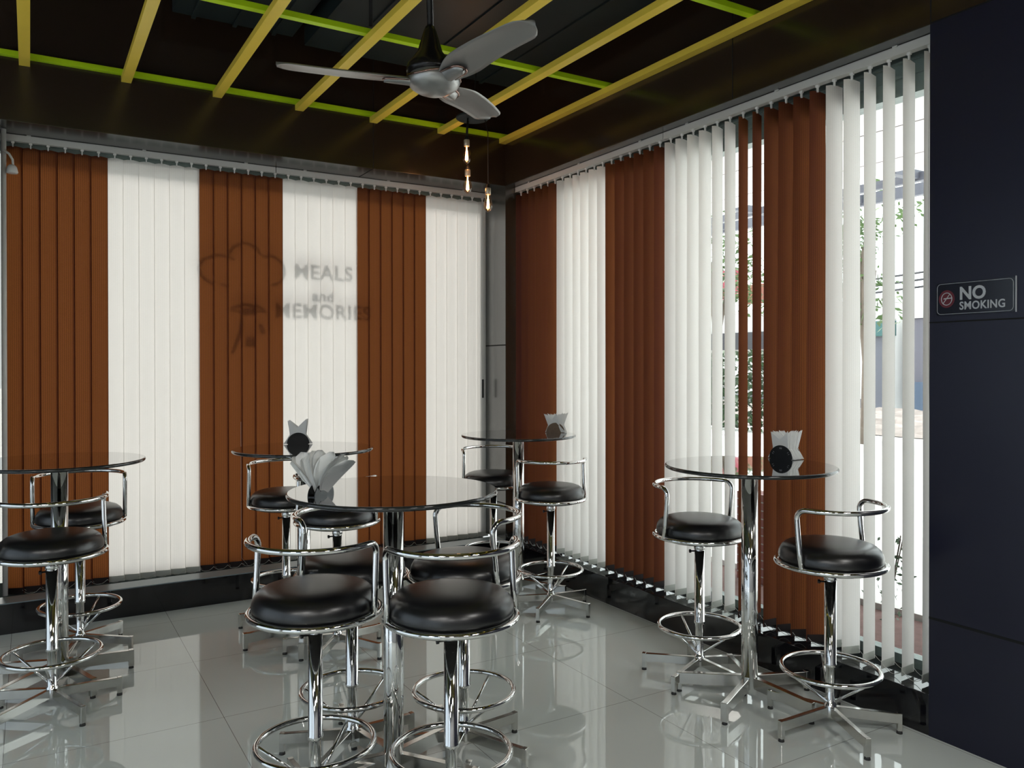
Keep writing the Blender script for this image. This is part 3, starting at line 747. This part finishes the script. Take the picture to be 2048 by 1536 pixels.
# corner table
L = (-0.115, -0.895, ZT); RZ = math.radians(-42)
holder(L, RZ, 0.045, 'tan half-round napkin holder on the corner table', M['wood'])
napkins(L, RZ, 7, 0.045, 'folded white paper napkin in the holder on the corner table', 'napkins on the corner table', bend0=-0.6, bend1=0.8, scale=0.90, spread=0.07, twist=0.25)
# centre table: thick fan of napkins seen from the edge
LC = Vector((-2.405, -2.765, ZT)); RZC = math.radians(38)
rt = empty('napkin_holder', LC, RZC); tag(rt, 'small dark napkin holder with a wide fan of napkins on the centre table', 'napkin holder', 'napkin holders')
for y in (-0.016, 0.013):
    bm = bmesh.new(); poly_prism(bm, arcpts(0.060, 0.045), 0.003); mesh('side_plate', bm, M['acrylic'], rt, loc=(0, y, 0.003))
bm = bmesh.new(); box(bm, -0.06, 0.06, -0.016, 0.016, 0, 0.003); mesh('base', bm, M['acrylic'], rt)
def petal_bm(lean, wd, hgt, curl, tw):
    bm = bmesh.new(); N, Kk = 10, 6; th = 0.0007; F, Bk = [], []
    for i in range(N+1):
        t = i/N
        hw = wd*(0.35+0.65*math.sin(min(1, t/0.62)*PI/2)) if t < 0.62 else wd*math.sqrt(max(0.0, 1-((t-0.62)/0.38)**2))
        yo = lean*t*hgt*(0.35+0.65*t); z = hgt*t*math.sqrt(max(0.2, 1-(lean*0.45*t)**2)); a, b = [], []
        for j in range(Kk+1):
            s = j/Kk*2-1; x = s*hw; yy = yo+curl*(s*s)*hw+tw*s*t*0.02
            a.append(bm.verts.new((x, yy, z))); b.append(bm.verts.new((x, yy+th, z)))
        F.append(a); Bk.append(b)
    for i in range(N):
        for j in range(Kk):
            bm.faces.new((F[i][j], F[i+1][j], F[i+1][j+1], F[i][j+1])); bm.faces.new((Bk[i][j], Bk[i][j+1], Bk[i+1][j+1], Bk[i+1][j]))
    bmesh.ops.remove_doubles(bm, verts=bm.verts, dist=0.0001)
    return bm
nP = 17
for k in range(nP):
    t = k/(nP-1)*2-1
    lean = -t*0.80+random.uniform(-0.04, 0.04)
    wd = random.uniform(0.044, 0.056); hg = random.uniform(0.150, 0.172)*(1-0.10*abs(t))
    o = mesh('napkin', petal_bm(lean, wd, hg, random.uniform(-0.25, 0.25), random.uniform(-1, 1)), M['napkin'], smooth=True)
    off = Matrix.Rotation(RZC, 3, 'Z') @ Vector((0, -t*0.011, 0.0035)); o.location = LC+off; o.rotation_euler = (0, 0, RZC+random.uniform(-0.18, 0.18))
    tag(o, 'white paper napkin in the spread fan on the centre table', 'napkin', 'napkins on the centre table')
# one napkin sticking out sideways to the left
bm = bmesh.new()
pts = [(-0.03, 0.0), (-0.045, 0.05), (-0.02, 0.11), (0.03, 0.12), (0.04, 0.05), (0.02, 0)]
fr = [bm.verts.new(Vector((x*0.5, 0.012+z*1.05, z*0.92+0.01))) for x, z in pts]; bk = [bm.verts.new(v.co+Vector((0, 0.001, -0.001))) for v in fr]
bm.faces.new(fr); bm.faces.new(list(reversed(bk)))
for i in range(6): j = (i+1) % 6; bm.faces.new((fr[j], fr[i], bk[i], bk[j]))
o = mesh('napkin', bm, M['napkin']); o.location = LC; o.rotation_euler = (0, 0, RZC); tag(o, 'white paper napkin sticking out sideways from the fan on the centre table', 'napkin', 'napkins on the centre table')

# ---------------------------------------------------------------- no smoking sign (on the plane x = 0, read from the room)
SY0, SY1, SZ0, SZ1 = -3.631, -3.952, 1.806, 1.941
sg = empty('wall_sign', (-0.001, SY0, SZ0)); tag(sg, 'dark no smoking sign with white lettering on the dark wall', 'sign')
SR_ = (PI/2, 0, -PI/2)
def rrect(w_, h_, rr, n=6):
    out = []
    for cx, cz, a0 in ((w_-rr, h_-rr, 0), (rr, h_-rr, 90), (rr, rr, 180), (w_-rr, rr, 270)):
        for k in range(n+1): a = math.radians(a0+90*k/n); out.append((cx+rr*math.cos(a), cz+rr*math.sin(a)))
    return out
Ws, Hs = abs(SY1-SY0), SZ1-SZ0
def face_sign(bm, pts, d0, d1):
    """outline (s along -y, z) between depths d0..d1 in front of the wall"""
    a = [bm.verts.new((-d0, -s, z)) for s, z in pts]; b = [bm.verts.new((-d1, -s, z)) for s, z in pts]
    bm.faces.new(a); bm.faces.new(list(reversed(b)))
    for i in range(len(pts)): j = (i+1) % len(pts); bm.faces.new((a[j], a[i], b[i], b[j]))
bm = bmesh.new(); face_sign(bm, rrect(Ws, Hs, 0.008), 0.0, 0.003); mesh('plate', bm, M['signplate'], sg)
bm = bmesh.new(); op = rrect(Ws-0.012, Hs-0.008, 0.016)
tube(bm, [(-0.0034, -(s+0.004), z+0.004) for s, z in op], 0.0009, 6, True); mesh('border', bm, M['signwhite'], sg)
bm = bmesh.new(); box(bm, -0.006, 0.0, -Ws-0.004, -Ws-0.001, -0.002, Hs+0.004); mesh('edge_strip', bm, M['signwhite'], sg)
cy_, cz_ = 0.045, Hs*0.50
bm = bmesh.new(); face_sign(bm, [(cy_+0.034*math.cos(2*PI*k/40), cz_+0.037*math.sin(2*PI*k/40)) for k in range(40)], 0.003, 0.0036); em = mesh('emblem', bm, M['signred'], sg)
bm = bmesh.new(); tube(bm, [(-0.0042, -(cy_+0.0225*math.cos(2*PI*k/36)), cz_+0.0255*math.sin(2*PI*k/36)) for k in range(36)], 0.0016, 6, True)
tube(bm, [(-0.0042, -(cy_-0.015), cz_-0.018), (-0.0042, -(cy_+0.013), cz_+0.019)], 0.0016, 6)
tube(bm, [(-0.0042, -(cy_-0.012), cz_+0.001), (-0.0042, -(cy_+0.024), cz_+0.003)], 0.0026, 6)
mesh('cigarette_symbol', bm, M['signwhite'], em)
text('lettering', 'NO', 0.073, (-0.0034, -0.098, 0.062), SR_, M['signwhite'], sg, off=0.0022, space=1.02, sx=0.93)
text('lettering', 'SMOKING', 0.046, (-0.0034, -0.099, 0.020), SR_, M['signwhite'], sg, off=0.0009, space=1.06, sx=0.86)

# ---------------------------------------------------------------- outdoors
m_pave = pbr('pale_paving', (0.84, 0.83, 0.81), 0.9, noise=0.06, nscale=0.8)
m_rock = pbr('stony_ground', (0.27, 0.235, 0.22), 0.95, noise=0.55, nscale=2.2)
m_soil = pbr('reddish_soil', (0.20, 0.12, 0.11), 0.95, noise=0.4, nscale=14)
m_leaf = pbr('leaf_green', (0.085, 0.14, 0.045), 0.6, noise=0.4, nscale=2)
m_leafd = pbr('dark_leaf_green', (0.04, 0.08, 0.032), 0.6, noise=0.4, nscale=3)
m_bark = pbr('bark', (0.14, 0.11, 0.09), 0.9, noise=0.3, nscale=6)
m_white = pbr('white_render', (0.80, 0.80, 0.79), 0.85, noise=0.05, nscale=1)
m_soff = pbr('pale_soffit_panel', (0.80, 0.76, 0.77), 0.6)
m_joint = pbr('soffit_joint', (0.25, 0.22, 0.22), 0.8)
m_steel = pbr('grey_steel', (0.15, 0.155, 0.19), 0.5)
m_teal = pbr('teal_fascia', (0.06, 0.15, 0.15), 0.6)
m_dark = pbr('charcoal_board', (0.05, 0.05, 0.06), 0.6)
m_lav = pbr('lavender_grey_wall', (0.17, 0.165, 0.20), 0.8, noise=0.08, nscale=0.7)
m_blue = pbr('pale_blue_sheet', (0.10, 0.14, 0.21), 0.7, noise=0.1, nscale=1)
m_red = pbr('red_board', (0.30, 0.03, 0.06), 0.5)
m_orng = pbr('terracotta_paint', (0.24, 0.09, 0.06), 0.7)
m_brick = bpy.data.materials.new('red_brick'); m_brick.use_nodes = True
nt = m_brick.node_tree; bt = nt.nodes.new('ShaderNodeTexBrick'); tc = nt.nodes.new('ShaderNodeTexCoord')
bt.inputs['Color1'].default_value = (0.26, 0.05, 0.045, 1); bt.inputs['Color2'].default_value = (0.30, 0.08, 0.06, 1); bt.inputs['Mortar'].default_value = (0.45, 0.40, 0.37, 1)
bt.inputs['Scale'].default_value = 4.0; mp = nt.nodes.new('ShaderNodeMapping'); mp.inputs['Rotation'].default_value = (PI/2, 0, 0)
nt.links.new(tc.outputs['Object'], mp.inputs[0]); nt.links.new(mp.outputs[0], bt.inputs['Vector']); nt.links.new(bt.outputs['Color'], nt.nodes['Principled BSDF'].inputs['Base Color'])
tag(boxo('ground', (-60, 70, -60, 70, -0.5, -0.12), m_pave), kind='structure')
GZ = -0.12
bm = bmesh.new(); rs = random.Random(3)
nx, ny = 40, 60; g = []
for i in range(nx+1):
    row = []
    for j in range(ny+1):
        edge = min(i, nx-i, j, ny-j)
        row.append(bm.verts.new((14.6+9.0*i/nx+rs.uniform(-.1, .1), -6+40*j/ny, GZ+(0.02 if edge == 0 else 0.03+rs.uniform(0, 0.22)))))
    g.append(row)
for i in range(nx):
    for j in range(ny): bm.faces.new((g[i][j], g[i+1][j], g[i+1][j+1], g[i][j+1]))
tag(mesh('stony_ground', bm, m_rock), 'strip of stony bare ground across the road', 'ground', kind='stuff')
# soffit outside the right window and its open steel canopy
so = empty('canopy', (0.45, -2, 3.4)); tag(so, 'pale panelled canopy over the pavement outside the right window', 'canopy')
boxo('soffit', (0.0, 3.15, -6.5, 9.0, 0.0, 0.35), m_soff, so)  # unseen stretch past the corner added to keep sun off the right blinds
bm = bmesh.new()
for xx in (0.95, 1.85, 2.7): box(bm, xx-0.008, xx+0.008, -6.5, 9.0, -0.002, 0.01)
mesh('panel_joint', bm, m_joint, so)
bm = bmesh.new()
for yy in range(-6, 10, 1): box(bm, 3.15, 4.1, yy*1.0-0.04, yy*1.0+0.04, -0.02, 0.06)
box(bm, 4.05, 4.12, -6.5, 9.5, -0.05, 0.07); box(bm, 3.5, 3.56, -6.5, 9.5, -0.04, 0.04)
mesh('steel_rafters', bm, m_steel, so)
# planter bed and brick pier by the glass
bm = bmesh.new(); box(bm, 0.62, 1.62, -4.4, 0.6, GZ, GZ+0.06); tag(mesh('planting_bed', bm, m_soil), 'reddish soil bed under the right window outside', 'planting bed')
tag(boxo('kerb', (1.63, 1.72, -4.4, 0.6, GZ, GZ+0.10), m_pave), 'pale kerb along the outer edge of the soil bed', 'kerb')
tag(boxo('brick_pier', (1.42, 1.60, -1.45, -1.15, GZ+0.06, 0.62), m_brick), 'short red brick pier standing in the soil bed outside', 'pier')
def leaves(bm, cx, cy, cz, rx, ry, rz, n, s, rnd):
    for _ in range(n):
        while True:
            a, b, c = rnd.uniform(-1, 1), rnd.uniform(-1, 1), rnd.uniform(-1, 1)
            if a*a+b*b+c*c <= 1: break
        p = Vector((cx+a*rx, cy+b*ry, cz+c*rz)); d = Vector((rnd.uniform(-1, 1), rnd.uniform(-1, 1), rnd.uniform(-1, 1))).normalized()
        e = d.orthogonal().normalized(); k = s*rnd.uniform(0.6, 1.3)
        vs = [bm.verts.new(p+d*k), bm.verts.new(p+e*k*0.42), bm.verts.new(p-d*k), bm.verts.new(p-e*k*0.42)]; bm.faces.new(vs)
def plant(x, y, h, rnd, label):
    rt = empty('shrub', (x, y, GZ+0.06)); tag(rt, label, 'shrub', 'young shrubs in the soil bed')
    bm = bmesh.new()
    for k in range(4):
        a = rnd.uniform(0, 6.28); tube(bm, [(0, 0, 0), (0.03*math.cos(a), 0.03*math.sin(a), h*0.5), (0.09*math.cos(a), 0.09*math.sin(a), h)], 0.004, 5)
    mesh('stem', bm, m_bark, rt)
    bm = bmesh.new(); leaves(bm, 0, 0, h*0.60, 0.15, 0.15, h*0.46, 110, 0.022, rnd); mesh('foliage', bm, m_leafd, rt)
rnd = random.Random(5)
for x, y, h, l in ((1.15, -2.62, 0.62, 'leafy shrub outside the glass between the last cream vanes'), (1.30, -2.95, 0.55, 'leafy shrub outside nearest the dark wall'), (1.05, -3.30, 0.5, 'low shrub at the near end of the soil bed'), (1.2, -1.95, 0.30, 'low shrub outside beyond the window table'), (1.1, -0.9, 0.6, 'leafy shrub outside beyond the brick pier')):
    plant(x, y, h, rnd, l)
def tree(x, y, h, cr, n, label, mat, tr=0.13, s=0.10, clumps=9):
    rt = empty('tree', (x, y, GZ)); tag(rt, label, 'tree', 'trees across the pavement')
    bm = bmesh.new(); tube(bm, [(0, 0, 0), (0.1, 0.05, h*0.35), (-0.1, 0.1, h*0.7), (0.0, 0, h*0.9)], [tr, tr*0.8, tr*0.55, tr*0.2], 10)
    tube(bm, [(0.05, 0.05, h*0.4), (cr*0.5, cr*0.2, h*0.75)], [tr*0.5, tr*0.15], 8); tube(bm, [(0.0, 0.05, h*0.5), (-cr*0.5, -cr*0.3, h*0.8)], [tr*0.5, tr*0.15], 8)
    mesh('trunk', bm, m_bark, rt, True)
    bm = bmesh.new()
    for k in range(clumps):
        a = rnd.uniform(0, 6.28); q = rnd.uniform(0.2, 0.8)*cr
        leaves(bm, q*math.cos(a), q*math.sin(a), h*rnd.uniform(0.55, 1.0), cr*0.5, cr*0.5, h*0.13, n//clumps, s, rnd)
    mesh('foliage', bm, mat, rt)
tree(12.5, 5.6, 5.2, 1.5, 1500, 'thin pale green tree seen between the cream vanes', m_leaf)
tree(11.6, 9.2, 5.6, 1.5, 2300, 'dense green tree seen left of the open brown vanes', m_leaf)
tree(13.3, 3.2, 5.0, 0.9, 900, 'slender tree behind the thin pale green tree', m_leaf)
def hedge(x0, x1, y0, y1, h, n, label):
    bm = bmesh.new(); q = random.Random(9)
    for _ in range(n):
        p = Vector((q.uniform(x0, x1), q.uniform(y0, y1), GZ+q.uniform(0.05, h))); d = Vector((q.uniform(-1, 1), q.uniform(-1, 1), q.uniform(-1, 1))).normalized(); e = d.orthogonal().normalized(); k = 0.11*q.uniform(0.6, 1.3)
        bm.faces.new([bm.verts.new(p+d*k), bm.verts.new(p+e*k*0.5), bm.verts.new(p-d*k), bm.verts.new(p-e*k*0.5)])
    tag(mesh('hedge', bm, m_leafd), label, 'hedge')
hedge(12.6, 13.4, 7.6, 12.0, 2.1, 2600, 'tall green hedge across the pavement behind the open vanes')
# buildings beyond the road
BX = 24.0
b = empty('building', (BX, 14, GZ)); tag(b, 'white shop building with a teal band across the road', 'building')
def bpart(name, y0, y1, z0, z1, mat, x0=0.0, x1=4.0): return boxo(name, (x0, x1, y0-14, y1-14, z0-GZ, z1-GZ), mat, b)
bpart('wall', 12.6, 24.0, GZ, 3.95, m_white); bpart('teal_band', 12.55, 17.2, 2.72, 3.28, m_teal, -0.25, 0.0)
bpart('dark_band', 17.6, 24.0, 2.35, 3.10, m_dark, -0.25, 0.0); bpart('base_course', 12.6, 24, GZ, 0.35, m_lav, -0.05, 0)
bpart('door', 13.0, 13.5, GZ, 2.7, m_steel, -0.06, 0); bpart('coping', 12.5, 24.1, 3.95, 4.1, m_white, -0.1, 4.1)
b2_ = empty('building', (BX, 7.4, GZ)); tag(b2_, 'lavender grey wall with a pale blue sheet across the road', 'building')
boxo('wall', (0.1, 4, -3, 4.55, 0, 3.45), m_lav, b2_); boxo('blue_sheet', (-0.1, 0.1, 0.5, 4.45, 0.1, 1.15), m_blue, b2_); boxo('upper_band', (0.0, 4.0, -3, 4.6, 3.45, 4.2), m_white, b2_)
for k, z in enumerate((4.28, 4.50, 4.72)):
    bm = bmesh.new(); tube(bm, [(20, -6, z+0.35), (20, 12.6, z-0.4)], 0.035, 6)
    tag(mesh('overhead_cable', bm, m_dark), ['lowest', 'middle', 'highest'][k]+' of the three dark cables above the lavender wall outside', 'cable', 'overhead cables')
rb = empty('sign_board', (BX-1.5, 19.6, 4.5)); tag(rb, 'red sign board above the shop seen beside the open brown vanes', 'sign board')
boxo('panel', (0, 0.15, -1.1, 1.0, 0.0, 1.25), m_red, rb); boxo('post', (0.16, 0.3, -0.1, 0.1, -4.6, 0.2), m_steel, rb)
rb = empty('sign_board', (BX-1.5, 18.0, 4.2)); tag(rb, 'terracotta sign board right of the red one outside', 'sign board')
boxo('panel', (0, 0.15, -0.75, 0.4, 0.0, 0.8), m_orng, rb); boxo('post', (0.16, 0.3, -0.1, 0.1, -4.3, 0.2), m_steel, rb)
rb = empty('sign_board', (BX-1.0, 21.6, 4.5)); tag(rb, 'charcoal sign board seen through the cream vanes left of the red one', 'sign board')
boxo('panel', (0, 0.15, -1.0, 1.0, 0.0, 1.35), m_dark, rb); boxo('post', (0.16, 0.3, -0.1, 0.1, -4.6, 0.2), m_steel, rb)
